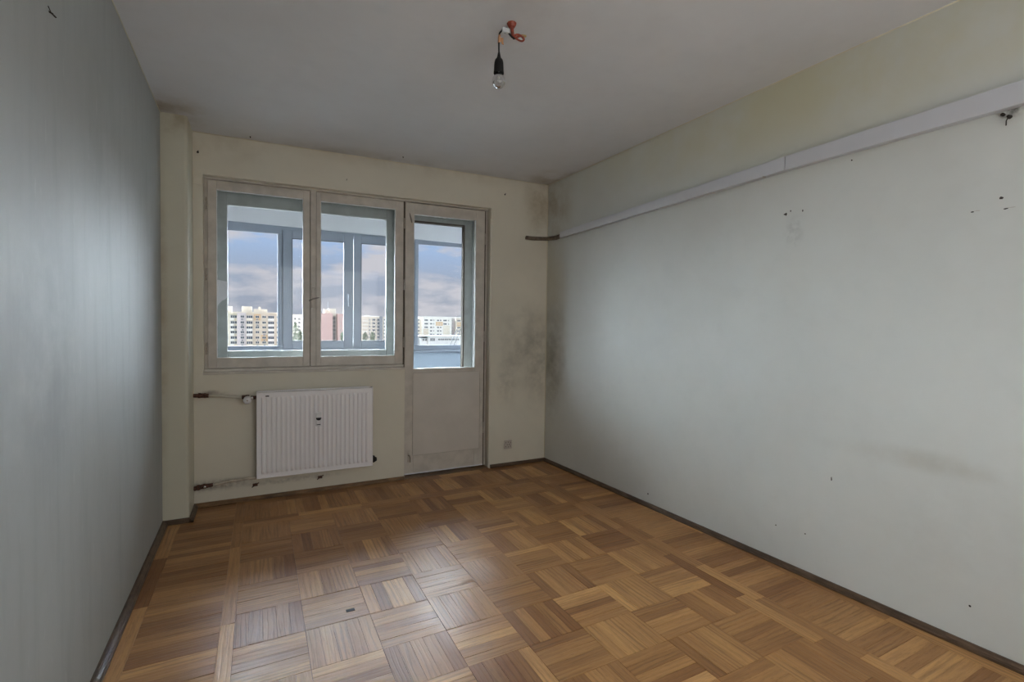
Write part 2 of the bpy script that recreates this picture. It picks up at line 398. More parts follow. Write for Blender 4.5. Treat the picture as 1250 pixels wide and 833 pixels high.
# ------------------------------------------------------------------ parquet floor
floor = struct(MB().box(-.45, 3.3, YB-.15, .27, -.12, -.006).build('floor', 'subfloor'))
XL = [.307+.26225*k for k in range(9)]
YL = [-.515, -.770, -1.030, -1.290, -1.548, -1.800, -2.058, -2.300, -2.523, -2.765] + [-2.765-.252*k for k in range(1, 9)]
strips = []    # (x0,x1,y0,y1,alongx)
random.seed(11)
for i in range(8):
    for k in range(len(YL)-1):
        x0, x1, y1, y0 = XL[i], XL[i+1], YL[k], YL[k+1]
        if y0 < YB: y0 = YB
        if y1-y0 < .05: continue
        if (i+k) % 2:
            for s in range(5): strips.append((x0, x1, y0+(y1-y0)*s/5, y0+(y1-y0)*(s+1)/5, 1, (x0, x1, y0, y1)))
        else:
            for s in range(5): strips.append((x0+(x1-x0)*s/5, x0+(x1-x0)*(s+1)/5, y0, y1, 0, (x0, x1, y0, y1)))
def long_strips(x0, x1, y0, y1, alongx, ln=.42):
    a, b = (x0, x1) if alongx else (y0, y1)
    p = a; p -= random.uniform(0, .2)
    while p < b:
        q = p+ln*random.uniform(.8, 1.15)
        if b-q < .1: q = b
        s, t = max(p, a), min(q, b)
        strips.append((s, t, y0, y1, 1) if alongx else (x0, x1, s, t, 0)); p = q
def cross(a0, a1, c0, c1, alongx):   # strips of fixed length stacked sideways; a = along, c = stacking range
    n = max(1, round((c1-c0)/.0524))
    for s in range(n):
        u0, u1 = c0+(c1-c0)*s/n, c0+(c1-c0)*(s+1)/n
        strips.append((a0, a1, u0, u1, 1) if alongx else (u0, u1, a0, a1, 0))
long_strips(.254, .307, YB, -.012, 0)                     # left band
cross(-.043, .254, YB, -.012-.02, 1)                      # left border
long_strips(-.16, -.043, YB, -.012, 0, .6)                # edge
long_strips(.307, 2.405, -.4625, -.515, 1); long_strips(.307, 2.405, -.41, -.4625, 1)
strips = [(q[0], q[1], min(q[2], q[3]), max(q[2], q[3]), q[4], q[5] if len(q) > 5 else None) for q in strips]
cross(-.41, -.105, .307, 2.83, 0)                         # back border
long_strips(.307, 2.83, -.105, -.015, 1)                  # edge along the window wall
long_strips(2.405, 2.474, YB, -.515, 0); long_strips(2.474, 2.542, YB, -.515, 0)
long_strips(2.405, 2.542, -.515, -.41, 0, .2)
cross(2.542, 2.849, YB, -.41, 1)
yy = YB
while yy < -.41:
    y2 = min(yy+.5, -.41); strips.append((2.849, xr(y2)+.02, yy, y2, 0)); yy = y2
strips = [(q[0], q[1], min(q[2], q[3]), max(q[2], q[3]), q[4], q[5] if len(q) > 5 else None) for q in strips]
def px(p):
    q = Vector(p)-CP; dd = q.dot(Fv)
    if dd < .15: return None
    return (625+589.64*q.dot(R2)/dd, 416.5-589.64*q.dot(U2)/dd)
def vis_area(s):
    pts = [px((x, y, 0)) for x, y in ((s[0], s[2]), (s[1], s[2]), (s[1], s[3]), (s[0], s[3]))]
    if any(p is None for p in pts): return 0
    pts = [(min(max(p[0], 0), 1250), min(max(p[1], 0), 833)) for p in pts]
    return abs(sum(pts[i][0]*pts[(i+1) % 4][1]-pts[(i+1) % 4][0]*pts[i][1] for i in range(4)))/2
strips.sort(key=vis_area, reverse=True)
def strip_geom(s, rnd):
    x0, x1, y0, y1, al, tile = s; g = .00012; ch = .0005
    if tile:
        kk = [rnd.uniform(.0001, .0007) if abs(a-c) < 1e-6 else 0 for a, c in zip((x0, x1, y0, y1), tile)]
        x0 += kk[0]; x1 -= kk[1]; y0 += kk[2]; y1 -= kk[3]
    z = rnd.uniform(-.0005, .0005); tx = rnd.uniform(-.0006, .0006)
    x0 += g; x1 -= g; y0 += g; y1 -= g
    lo = [(x0, y0, -.0055), (x1, y0, -.0055), (x1, y1, -.0055), (x0, y1, -.0055)]
    mi = [(x0, y0, z-.0008), (x1, y0, z-.0008), (x1, y1, z-.0008), (x0, y1, z-.0008)]
    to = [(x0+ch, y0+ch, z-tx), (x1-ch, y0+ch, z+tx), (x1-ch, y1-ch, z+tx), (x0+ch, y1-ch, z-tx)]
    v = lo+mi+to; f = [(8, 9, 10, 11)]
    for a in (0, 4):
        for k in range(4): f.append((a+k, a+(k+1) % 4, a+4+(k+1) % 4, a+4+k))
    ou, ov = rnd.uniform(0, 50), rnd.uniform(0, 50)
    uv = [((p[0], p[1]) if al else (p[1], p[0])) for p in v]; uv = [(a+ou, c+ov) for a, c in uv]
    tm = random.Random(int((tile[0]*7919+tile[2]*104729)*10)).gauss(.45, .12) if tile else .42
    tint = min(1, max(0, rnd.gauss(tm, .18)))
    if rnd.random() < .10: tint = min(1, tint+.35)
    if rnd.random() < .08: tint = max(0, tint-.35)
    return v, f, uv, tint
def strip_obj(name, lst, rnd):
    V, Fc, UV, T = [], [], [], []
    for s in lst:
        v, f, uv, t = strip_geom(s, rnd); n = len(V); V += v; UV += uv; Fc += [tuple(i+n for i in q) for q in f]; T += [t]*len(v)
    me = bpy.data.meshes.new(name); me.from_pydata(V, [], Fc); me.update()
    ul = me.uv_layers.new(name='grain')
    for li, l in enumerate(me.loops): ul.data[li].uv = UV[l.vertex_index]
    at = me.attributes.new('tint', 'FLOAT', 'POINT'); at.data.foreach_set('value', T)
    me.materials.append(M['oak'])
    o = bpy.data.objects.new(name, me); COL.objects.link(o); o.parent = floor; return o
rnd = random.Random(5)
for s in strips[:300]: strip_obj('parquet_strip', [s], rnd)
rest = strip_obj('parquet_strips', strips[300:], rnd); rest['kind'] = 'stuff'
# small dark burn on one strip
MB().box(.742, .778, -1.742, -1.722, .0, .0012).build('burn_mark', 'mark', floor)
# worn threshold strip in front of the balcony door
struct(MB().box(PX-.004, OX1, -.012, .12, -.01, .004).build('trim_threshold', 'skirt_mid', None, .003))

# ------------------------------------------------------------------ timber window (two pairs of sashes, one behind the other)
def frame_boxes(b, x0, x1, z0, z1, gx0, gx1, gz0, gz1, y0, y1, mi=0):
    b.box(x0, gx0, y0, y1, z0, z1, mi); b.box(gx1, x1, y0, y1, z0, z1, mi)
    b.box(gx0, gx1, y0, y1, z0, gz0, mi); b.box(gx0, gx1, y0, y1, gz1, z1, mi)
win = empty('window_1', (.77, .07, .94)); struct(win)
b = MB(True)
b.box(OX0, .095, .075, .235, WZ, OZ1+.02); b.box(1.435, 1.4885, .075, .235, WZ, OZ1+.02)       # jambs
b.box(.095, 1.435, .075, .235, 2.262, OZ1+.02); b.box(.095, 1.435, .075, .235, WZ, .985)         # head, bottom
b.box(OX0, 1.4885, .055, .075, 2.287, 2.302); b.box(OX0, PX, .040, .075, WZ+.001, .9545)
b.box(.745, .79, .078, .235, .985, 2.262)
b.build('window_frame', 'sash', win, .002)
MB(True).box(OX0-.004, PX, -.006, .055, WZ-.012, WZ+.006).build('sill_board', 'sash', win, .004)
# linings of the box between the two layers
b = MB(True)
b.box(.095, .104, .112, .178, .985, 2.262); b.box(1.424, 1.435, .112, .178, .985, 2.262)
b.box(.104, 1.424, .112, .178, 2.250, 2.262); b.box(.104, 1.424, .112, .178, .985, .998)
b.build('lining', 'sash_outer', win, .001)
def hinge(parent, x, y, z, h=.085):
    o = MB().cyl((x, y, z-h/2), (x, y, z+h/2), .0055, n=10).cyl((x, y, z-.002), (x, y, z+.002), .0068, n=10).build('hinge', 'hinge', parent, smooth=False); return o
def sash(name, x0, x1, z0, z1, gx0, gx1, gz0, gz1, y0, mt, parent, edge=True, dep=.045):
    b = MB(True); frame_boxes(b, x0, x1, z0, z1, gx0, gx1, gz0, gz1, y0, y0+dep)
    s = b.build(name, mt, parent, .003)
    g = MB(True).box(gx0-.006, gx1+.006, y0+dep*.62, y0+dep*.62+.003, gz0-.006, gz1+.006).build('pane', 'glass', s)
    if edge:   # ragged white putty line round the pane
        rr = random.Random(int(x0*1000)); b = MB(True); yk = y0+.006
        def rag(ax, a, bb, c, sgn):
            n = max(8, int((bb-a)/.03)); pv = None
            for k in range(n+1):
                u = a+(bb-a)*k/n; wd = rr.uniform(.0015, .0048)
                cur = ((u, yk, c), (u, yk, c+sgn*wd)) if ax == 'x' else ((c, yk, u), (c+sgn*wd, yk, u))
                if pv:
                    i = [b.vert(p) for p in (pv[0], cur[0], cur[1], pv[1])]
                    j = [b.vert((p[0], p[1]+.018, p[2])) for p in (pv[0], cur[0], cur[1], pv[1])]
                    b.face(i); b.face(j[::-1])
                    for q in range(4): b.face((i[q], i[(q+1) % 4], j[(q+1) % 4], j[q]))
                pv = cur
        rag('x', gx0, gx1, gz1, -1); rag('x', gx0, gx1, gz0, 1); rag('z', gz0, gz1, gx0, 1); rag('z', gz0, gz1, gx1, -1)
        b.build('putty', 'paint_edge' if edge is True else edge, s)
    return s
s1 = sash('sash', .079, .747, .959, 2.281, .133, .696, 1.031, 2.219, .060, 'sash', win)
s2 = sash('sash', .787, 1.464, .959, 2.284, .821, 1.398, 1.029, 2.217, .060, 'sash', win)
MB(True).box(.747, .787, .050, .075, .957, 2.287).build('meeting_strip', 'sash', win, .003)
MB(True).box(.7435, .7475, .058, .062, .96, 2.28).box(.7865, .7895, .058, .062, .96, 2.28).build('shadow_gap', 'crack', win)
o1 = sash('outer_sash', .110, .768, .995, 2.240, .191, .722, 1.073, 2.146, .180, 'sash_outer', win, dep=.03)
o2 = sash('outer_sash', .771, 1.428, .995, 2.240, .830, 1.353, 1.073, 2.148, .180, 'sash_outer', win, dep=.03)
for z in (2.115, 1.62, 1.10): hinge(win, .073, .058, z)
for z in (2.13, 1.62, 1.14): hinge(win, 1.4705, .056, z)
h = MB().box(.754, .780, .044, .052, 1.405, 1.560).build('handle_plate', 'sash', win, .006)
hm = MB().cyl((.767, .046, 1.474), (.767, .018, 1.474), .006, n=10)
hm.tube([(.733, .020, 1.458), (.752, .016, 1.468), (.767, .015, 1.474), (.785, .016, 1.479), (.808, .022, 1.484)], [.0035, .005, .006, .005, .003], 8)
hm.build('window_handle', 'metal', h, smooth=True)
# torn paper stuck to the outer sash
pts = [(.112, 1.600), (.150, 1.592), (.191, 1.585), (.195, 1.54), (.188, 1.50), (.193, 1.472), (.176, 1.452), (.160, 1.445), (.138, 1.418), (.124, 1.392), (.118, 1.43), (.111, 1.50)]
b = MB(); a = [b.vert((x, .1745+.002*math.sin(40*z), z)) for x, z in pts]; c = [b.vert((x, .1785, z)) for x, z in pts]; n = len(pts)
b.face(a); b.face(c[::-1])
for k in range(n): b.face((a[k], a[(k+1) % n], c[(k+1) % n], c[k]))
tag(b.build('paper_scrap', 'paper'), 'torn scrap of white paper stuck inside the left window', 'paper')

# ------------------------------------------------------------------ balcony door (inner and outer leaf)
door = empty('door_1', (1.85, .07, 0)); struct(door)
b = MB(True)
b.box(2.198, OX1, .075, .235, .012, OZ1+.02); b.box(1.4885, OX1, .075, .235, 2.292, OZ1+.02)
b.box(1.4885, OX1, .055, .075, 2.289, 2.302)
b.build('door_frame', 'sash', door, .002)
MB().box(2.2055, 2.213, .058, .078, .012, 2.32).build('shadow_gap', 'crack', door)
MB().box(1.466, 1.4785, .066, .0745, .012, 2.32).build('shadow_gap', 'crack', door)
b = MB(True)
gx0, gx1, gz0, gz1 = 1.556, 2.120, .912, 2.192
frame_boxes(b, 1.480, 2.205, .017, 2.2835, gx0, gx1, gz0, gz1, .060, .105)
leaf = b.build('door_leaf', 'sash', door, .003)
MB(True).box(gx0-.005, gx1+.005, .088, .091, gz0-.005, gz1+.005).build('pane', 'glass', leaf)
# putty
rr = random.Random(3); b = MB(True)
for (x0, x1, z0, z1, hor) in ((gx0, gx1, gz1, gz1, 1), (gx0, gx1, gz0, gz0, 2), (gx0, gx0, gz0, gz1, 3), (gx1, gx1, gz0, gz1, 4)):
    n = 22
    for k in range(n):
        wd = rr.uniform(.002, .006)
        if hor < 3: u0, u1 = x0+(x1-x0)*k/n, x0+(x1-x0)*(k+1)/n; b.box(u0, u1, .066, .084, (z0-wd) if hor == 1 else z0, z0 if hor == 1 else z0+wd*.8)
        else: u0, u1 = z0+(z1-z0)*k/n, z0+(z1-z0)*(k+1)/n; b.box(x0 if hor == 3 else x0-wd, x0+wd*.6 if hor == 3 else x0, .066, .084, u0, u1)
b.build('putty', 'paint_edge', leaf)
MB(True).box(1.553, 2.168, .0585, .075, .175, .876).build('door_panel', 'door_panel', leaf, .002)
# raised lip round the panel, coloured darker to draw the groove's shade
b = MB(True); frame_boxes(b, 1.5505, 2.1705, .1725, .8785, 1.553, 2.168, .175, .876, .0572, .075); b.build('panel_shade_line', 'hinge', leaf)
MB().box(1.484, 2.203, .056, .066, .0165, .027).build('weather_strip', 'white_plastic', leaf, .002)
for z in (2.07, 1.19, .36): hinge(door, 2.2095, .056, z, .10)
k = MB().box(1.512, 1.530, .056, .061, .120, .205).build('lock_plate', 'sash', leaf, .002)
MB().cyl((1.520, .060, .182), (1.520, .036, .182), .0055, n=10).tube([(1.506, .036, .186), (1.520, .034, .184), (1.527, .034, .165), (1.527, .035, .128)], [.004, .0055, .0055, .004], 8).build('latch_lever', 'metal', k, smooth=True)
MB(True).tube([(1.512, .056, 2.195), (1.519, .050, 2.165), (1.527, .046, 2.135), (1.533, .050, 2.115)], [.0025, .004, .006, .004], 8).build('top_latch', 'metal', leaf, smooth=True)
# outer leaf
b = MB(True); frame_boxes(b, 1.498, 2.137, .03, 2.262, 1.574, 2.052, .70, 2.158, .180, .225)
ol = b.build('outer_door_leaf', 'sash_outer', door, .003)
MB(True).box(1.57, 2.056, .205, .208, .696, 2.162).build('pane', 'glass', ol)
b = MB(True); frame_boxes(b, 1.568, 2.058, .694, 2.164, 1.576, 2.0465, .702, 2.150, .1775, .2248); b.build('glazing_bead', 'crack', ol)
MB(True).box(1.57, 2.056, .196, .212, .08, .696).build('outer_panel', 'sash_outer', ol, .002)
b = MB(True); b.box(1.4885, 1.497, .112, .178, .02, 2.285); b.box(2.150, 2.158, .150, .178, .02, 2.285); b.box(2.186, 2.198, .112, .178, .02, 2.285); b.box(1.497, 2.186, .112, .178, 2.272, 2.285)
b.box(2.140, 2.198, .178, .235, .02, 2.285)
b.build('door_lining', 'paint_edge', door, .001)

# ------------------------------------------------------------------ loggia
LY = 1.30
lf = struct(MB().box(-1.1, 3.6, .27, LY+.12, -.30, -.06).build('floor_loggia', 'loggia_floor'))
struct(MB().box(-1.1, 3.6, .27, LY+.14, 2.60, 2.8).build('ceiling_loggia', 'loggia_wall'))
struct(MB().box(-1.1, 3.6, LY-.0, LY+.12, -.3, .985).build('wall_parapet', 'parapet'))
struct(MB().box(-1.1, 3.6, LY-.02, LY+.12, 2.236, 2.62).build('wall_loggia_beam', 'loggia_wall'))
struct(MB().box(-1.15, -1.0, .27, LY+.12, -.3, 2.7).build('wall_loggia_left', 'loggia_wall'))
struct(MB().box(3.5, 3.65, .27, LY+.12, -.3, 2.7).build('wall_loggia_right', 'loggia_wall'))
struct(MB().box(-1.1, -.45, .2, .27, -.3, 2.8).box(3.15, 3.6, .2, .27, -.3, 2.8).build('wall_loggia_inner', 'facade_dark'))
struct(MB().box(-1.0, 3.5, LY-.06, LY+.14, .985, 1.010).build('trim_loggia_sill', 'pvc', None, .004))
lw = empty('window_2', (1.3, LY, 1.01)); struct(lw)
def T(b):  # the loggia glazing leans up slightly to the right like the room's own head
    return b
yp0, yp1 = LY+.0, LY+.022
xm = [-1.0, -.040, .558, .606, 1.915, 1.962, 2.560, 3.5]
b = MB(True)
b.box(-1.0, 3.5, yp0, yp1, 1.010, 1.068); b.box(-1.0, 3.5, yp0, yp1, 2.150, 2.236)
for a, c in ((-1.0, -.94), (-.090, -.040), (.558, .610), (1.912, 1.962), (2.560, 2.61), (3.44, 3.5)): b.box(a, c, yp0, yp1, 1.068, 2.150)
b.build('pvc_frame', 'pvc', lw, .003)
MB(True).box(.596, .602, yp0-.003, yp0+.004, 1.07, 2.19).box(1.919, 1.925, yp0-.003, yp0+.004, 1.07, 2.19).build('gasket', 'gasket', lw)
def pvc_sash(x0, x1, gx0, gx1):
    b = MB(True); frame_boxes(b, x0, x1, 1.040, 2.193, gx0, gx1, 1.119, 2.108, yp0-.010, yp1-.004)
    s = b.build('pvc_sash', 'pvc', lw, .004)
    MB(True).box(gx0-.004, gx1+.004, yp0+.006, yp0+.010, 1.115, 2.112).build('pane', 'glass_clean', s)
    b = MB(True); frame_boxes(b, gx0-.006, gx1+.006, 1.113, 2.114, gx0, gx1, 1.119, 2.108, yp0-.0135, yp0-.010); b.build('gasket', 'gasket', s)
    return s
ps = pvc_sash(.606, 1.266, .690, 1.172); ps2 = pvc_sash(1.270, 1.915, 1.349, 1.836)
hb = MB().box(1.205, 1.232, yp0-.030, yp0-.012, 1.54, 1.61); hb.box(1.210, 1.226, yp0-.055, yp0-.030, 1.58, 1.60); hb.box(1.209, 1.227, yp0-.060, yp0-.046, 1.475, 1.60)
hb.build('pvc_handle', 'pvc', ps, .004)
for a, c in ((-.94, -.09), (-.04, .558), (1.962, 2.560), (2.61, 3.44)):
    MB(True).box(a-.004, c+.004, yp0+.012, yp0+.016, 1.064, 2.154).build('fixed_pane', 'glass_clean', lw)

# ------------------------------------------------------------------ radiator
rad = empty('radiator', (.785, -.06, .12), 'white ribbed steel panel radiator on the wall under the window', 'radiator')
rx0, rx1, rz0, rz1, ry = .383, 1.187, .176, .789, -.105
b = MB(); NF = 24; pitch = (rx1-rx0-.05)/NF; xs = [(rx0, 0), (rx0+.012, 0)]
for k in range(NF):
    a = rx0+.025+pitch*k
    for fr, dp in ((.0, 0), (.12, 0), (.25, 1), (.62, 1), (.75, 0)): xs.append((a+fr*pitch, dp))
xs += [(rx1-.012, 0), (rx1, 0)]
zs = [(rz0, 0), (rz0+.030, 0), (rz0+.040, .8), (rz0+.047, 1), (rz1-.050, 1), (rz1-.043, .8), (rz1-.032, 0), (rz1, 0)]
grid = [[b.vert((x, ry+.010*(1-dx*dz) if 0 < i < len(xs)-1 else ry+.010, z)) for i, (x, dx) in enumerate(xs)] for z, dz in zs]
for j in range(len(zs)-1):
    for i in range(len(xs)-1): b.face((grid[j][i], grid[j][i+1], grid[j+1][i+1], grid[j+1][i]))
fp = b.build('front_panel', 'radiator', rad, smooth=False)
MB().box(rx0-.002, rx0+.004, ry+.004, -.030, rz0, rz1+.006).build('side_cover', 'radiator', rad, .002)
MB().box(rx1-.004, rx1+.002, ry+.004, -.030, rz0, rz1+.006).build('side_cover', 'radiator', rad, .002)
b = MB(); b.box(rx0, rx1, ry+.0065, ry+.013, rz1-.006, rz1-.0005); b.box(rx0, rx1, -.042, -.030, rz1-.004, rz1+.006)
MB().box(rx0+.01, rx1-.01, ry+.016, -.046, rz0+.01, rz1-.030).build('inner_shade_block', 'gap', rad)  # dark block added to paint the shade inside the radiator
b.build('top_rim', 'radiator', rad, .002)
b = MB(); n = 58
for k in range(n): x = rx0+.03+(rx1-rx0-.06)*k/(n-1); b.box(x-.0028, x+.0028, ry+.013, -.041, rz1-.004, rz1-.001)
g = b.build('top_grille', 'radiator', rad); g['kind'] = 'stuff'
MB().box(rx0+.004, rx1-.004, -.045, -.035, rz0+.005, rz1-.030).build('back_panel', 'radiator', rad)
MB().box(rx0, rx1, ry+.004, -.03, rz0-.001, rz0+.004).build('bottom_rim', 'radiator', rad, .001)
MB().box(rx0+.055, rx0+.078, ry+.0055, ry+.0072, rz1-.030, rz1-.022).build('badge', 'dark_plastic', rad)
for bx_ in (rx0+.09, rx1-.12): MB().box(bx_, bx_+.03, -.036, -.0005, .60, .74).build('wall_bracket', 'radiator', rad)
pl = MB().cyl((1.189, -.062, .218), (1.202, -.062, .214), .030, n=16).cyl((1.202, -.062, .214), (1.226, -.062, .214), .026, .014, n=12)
pl.build('drain_plug', 'black', rad, smooth=False)
# heat meter clipped to the front
hmt = empty('heat_meter', (.789, -.12, .525), 'small white heat meter with a dark display clipped to the radiator front', 'meter')
MB().box(.769, .809, -.128, -.1055, .524, .626).build('meter_body', 'white_plastic', hmt, .005)
MB().lathe([(.0185, 0), (.0185, .002), (.014, .005), (.005, .0065)], (.789, -.1275, .586), 20, axis='y').build('display', 'dark_plastic', hmt, smooth=True)
b = MB()
arc = [(.789+.0187*math.cos(t), .590+.0187*math.sin(t)) for t in [math.pi*k/10 for k in range(11)]]
a = [b.vert((x, -.1355, z)) for x, z in arc]; c = [b.vert((x, -.1285, z)) for x, z in arc]; n = len(arc)
b.face(a[::-1]); b.face(c)
for k_ in range(n): b.face((a[k_], a[(k_+1) % n], c[(k_+1) % n], c[k_]))
b.build('display_cap', 'white_plastic', hmt)
MB().box(.776, .801, -.1292, -.1275, .534, .540).build('label_strip', 'dark_plastic', hmt)
# thermostat valve, pipes
vl = empty('radiator_valve', (.33, -.05, .755), 'white round thermostat valve with dark fittings left of the radiator', 'valve')
MB().lathe([(.010, -.02), (.022, -.005), (.0245, .0), (.0255, .025), (.0255, .048), (.022, .054), (.012, .056)], (.325, -.065, .742), 22, axis='y').build('knob', 'white_plastic', vl, smooth=True)
MB().lathe([(.006, .056), (.005, .0585)], (.325, -.065, .742), 12, axis='y').build('knob_button', 'chrome', vl, smooth=True)
MB().cyl((.290, -.045, .757), (.318, -.045, .756), .014, n=8).cyl((.345, -.050, .752), (.384, -.050, .750), .014, n=6).cyl((.325, -.050, .744), (.325, -.050, .772), .012, n=10).build('valve_body', 'rust', vl)
MB().cyl((.352, -.070, .750), (.352, -.052, .750), .011, n=12).build('union_nut', 'chrome', vl, smooth=True)
up = empty('heating_pipe', (.15, -.03, .77), 'cream painted upper heating pipe running from the column to the valve', 'pipe', 'heating pipes left of the radiator')
MB().tube([(.085, -.030, .777), (.16, -.032, .771), (.24, -.038, .763), (.292, -.045, .757)], .0105, 12).build('pipe', 'pipe', up, smooth=True)
MB().tube([(.0, -.028, .781), (.03, -.028, .780), (.045, -.028, .780), (.09, -.030, .777)], [.013, .013, .0155, .014], 10).cyl((.028, -.028, .781), (.042, -.028, .780), .019, n=6).cyl((.062, -.029, .779), (.074, -.03, .778), .018, n=6).build('fitting', 'rust', up)
lp = empty('heating_pipe', (.15, -.03, .14), 'rusty thin lower heating pipe running from the column behind the radiator', 'pipe', 'heating pipes left of the radiator')
MB().tube(spline([(.10, -.022, .150), (.16, -.026, .157), (.24, -.028, .165), (.32, -.030, .168), (.41, -.034, .166)]), .0095, 10).build('pipe', 'pipe_low', lp, smooth=True)
MB().tube([(.0, -.025, .138), (.03, -.026, .146), (.06, -.026, .148), (.112, -.022, .151)], [.016, .014, .015, .012], 10).cyl((.02, -.026, .143), (.036, -.026, .146), .021, n=6).cyl((.055, -.026, .148), (.068, -.026, .149), .019, n=6).build('fitting', 'rust', lp)
MB().lathe([(.006, 0), (.009, .006), (.004, .010)], (.066, -.044, .149), 12, axis='y').build('bolt_head', 'chrome', lp, smooth=True)
for (x, z), lab in (((.372, .110), 'small rusty pipe clip in the wall under the left end of the radiator'), ((.812, .108), 'small rusty wall hook under the middle of the radiator')):
    b = MB().box(x-.016, x+.016, -.004, .002, z-.012, z+.008).cyl((x, -.004, z), (x+.004, -.022, z+.014), .005, .003, n=8)
    b.tube([(x-.02, -.003, z-.018), (x, -.010, z), (x+.024, -.006, z+.012)], .004, 6)
    tag(b.build('pipe_clip', 'rust'), lab, 'clip', 'rusty clips left in the wall under the radiator')

# ------------------------------------------------------------------ wall socket
so = empty('wall_socket', (2.43, 0, .155), 'square beige wall socket low on the wall right of the door', 'socket')
MB().box(2.390, 2.470, -.012, 0, .157, .237).build('plate', 'socket', so, .004)
MB().lathe([(.024, 0), (.025, .003), (.022, .0035), (.020, .001)], (2.430, -.0115, .197), 24, axis='y').build('insert', 'socket', so, smooth=False)
b = MB()
for dx, dz in ((-.0095, 0), (.0095, 0)): b.cyl((2.430+dx, -.0155, .197+dz), (2.430+dx, -.010, .197+dz), .0035, n=10)
for dx, dz in ((0, .022), (0, -.022)): b.box(2.430+dx-.0022, 2.430+dx+.0022, -.0155, -.012, .197+dz-.004, .197+dz+.004)
for dx, dz in ((-.024, .018), (.024, .018), (-.024, -.018), (.024, -.018)): b.cyl((2.430+dx, -.0135, .197+dz), (2.430+dx, -.0115, .197+dz), .0036, n=8)
b.build('holes', 'dark_plastic', so)

# ------------------------------------------------------------------ cable trunking on the right wall
tr = empty('cable_trunking', (2.88, -1.6, 2.1), 'long pale grey plastic cable trunking high along the right wall', 'trunking')
def trunk(y0, y1, b0, b1, t0, t1, name, mt, d0=.044, d1=.047):
    x0, x1 = xr(y0), xr(y1)
    b = MB().hexa([(x0-d0, y0, b0), (x0-.0008, y0, b0+.003), (x1-.0008, y1, b1+.003), (x1-d1, y1, b1), (x0-d0, y0, t0), (x0-.0008, y0, t0), (x1-.0008, y1, t1), (x1-d1, y1, t1)])
    return b.build(name, mt, tr, .003)
trunk(-.262, -2.318, 2.086, 2.123, 2.139, 2.196, 'trunking_length', 'rail')
trunk(-2.3215, -4.6, 2.123, 2.118, 2.197, 2.226, 'trunking_length', 'rail', .046, .050)
MB().box(xr(-2.2)-.046, xr(-2.2)-.030, -2.205, -2.195, 2.1190, 2.1225).build('joint_clip', 'hinge', tr)
cs = MB().tube(spline([(2.588, -.012, 2.108), (2.66, -.014, 2.106), (2.74, -.016, 2.112), (2.808, -.020, 2.116), (2.822, -.06, 2.114), (2.826, -.16, 2.104), (2.826, -.27, 2.112)], 4), .0155, 8)
cs.tube(spline([(2.592, -.010, 2.121), (2.68, -.012, 2.121), (2.79, -.014, 2.128), (2.818, -.05, 2.128), (2.826, -.16, 2.122), (2.826, -.27, 2.128)], 4), .007, 6)
tag(cs.build('bare_cable', 'stick', smooth=True), 'grimy bare cable stub rounding the corner beyond the end of the trunking', 'cable')

# ------------------------------------------------------------------ bare bulb on the ceiling
HX, HY, HZ = 1.386, -2.028, 2.603
lamp = empty('hanging_bulb', (HX, HY, HZ), 'bare light bulb in black holder hanging from red ceiling wires', 'lamp')
rw_ = lambda pts, r, n=8, mt='red_wire', nm='red_wire', par=lamp: MB().tube(spline(pts, 6), r, n).build(nm, mt, par, smooth=True)
MB().lathe([(.022, .004), (.021, -.004), (.014, -.016), (.006, -.020)], (HX-.004, HY, HZ), 9).build('wire_knot', 'red_wire', lamp)
rw_([(HX-.006, HY, HZ), (HX-.004, HY-.004, 2.575), (HX+.002, HY, 2.556), (HX+.012, HY, 2.542)], .0075)
rw_([(HX+.006, HY+.004, HZ), (HX+.003, HY+.006, 2.577), (HX+.006, HY+.004, 2.558), (HX+.020, HY, 2.545)], .0055)
rw_([(HX, HY, 2.560), (HX+.02, HY, 2.545), (HX+.045, HY, 2.541), (HX+.058, HY, 2.551), (HX+.052, HY, 2.562), (HX+.036, HY, 2.560), (HX+.020, HY, 2.549)], .0042)
rw_([(HX+.004, HY, 2.552), (HX+.022, HY-.002, 2.562), (HX+.040, HY-.002, 2.563), (HX+.054, HY, 2.556)], .0042)
MB().cyl((HX+.046, HY, 2.566), (HX+.068, HY, 2.569), .0048, n=8).build('bare_wire_end', 'brass', lamp)
rw_([(HX-.040, HY, 2.556), (HX-.022, HY-.004, 2.556), (HX-.012, HY-.006, 2.546), (HX+.004, HY-.004, 2.540), (HX+.012, HY, 2.544)], .0042, mt='black', nm='black_wire')
b = MB().box(HX-.052, HX-.018, HY-.010, HY+.010, 2.5525, 2.5705); b.cyl((HX-.043, HY-.008, 2.570), (HX-.043, HY-.008, 2.574), .004, n=8).cyl((HX-.028, HY-.008, 2.570), (HX-.028, HY-.008, 2.574), .004, n=8)
b.build('terminal_block', 'block', lamp, .003)
BX = 1.322
rw_([(HX-.050, HY, 2.560), (BX+.008, HY, 2.553), (BX+.001, HY, 2.540), (BX-.001, HY, 2.50), (BX, HY, 2.455)], .0036, mt='black', nm='cord')
rw_([(BX+.002, HY, 2.536), (BX+.0, HY, 2.525), (BX-.001, HY, 2.512), (BX-.001, HY, 2.503)], .0052, mt='tan', nm='tape')
MB().box(BX, BX+.020, HY-.001, HY+.001, 2.510, 2.528).hexa([(BX+.012, HY-.001, 2.503), (BX+.022, HY-.001, 2.500), (BX+.022, HY+.001, 2.500), (BX+.012, HY+.001, 2.503), (BX+.010, HY-.001, 2.512), (BX+.020, HY-.001, 2.512), (BX+.020, HY+.001, 2.512), (BX+.010, HY+.001, 2.512)]).build('tape_flag', 'tan', lamp)
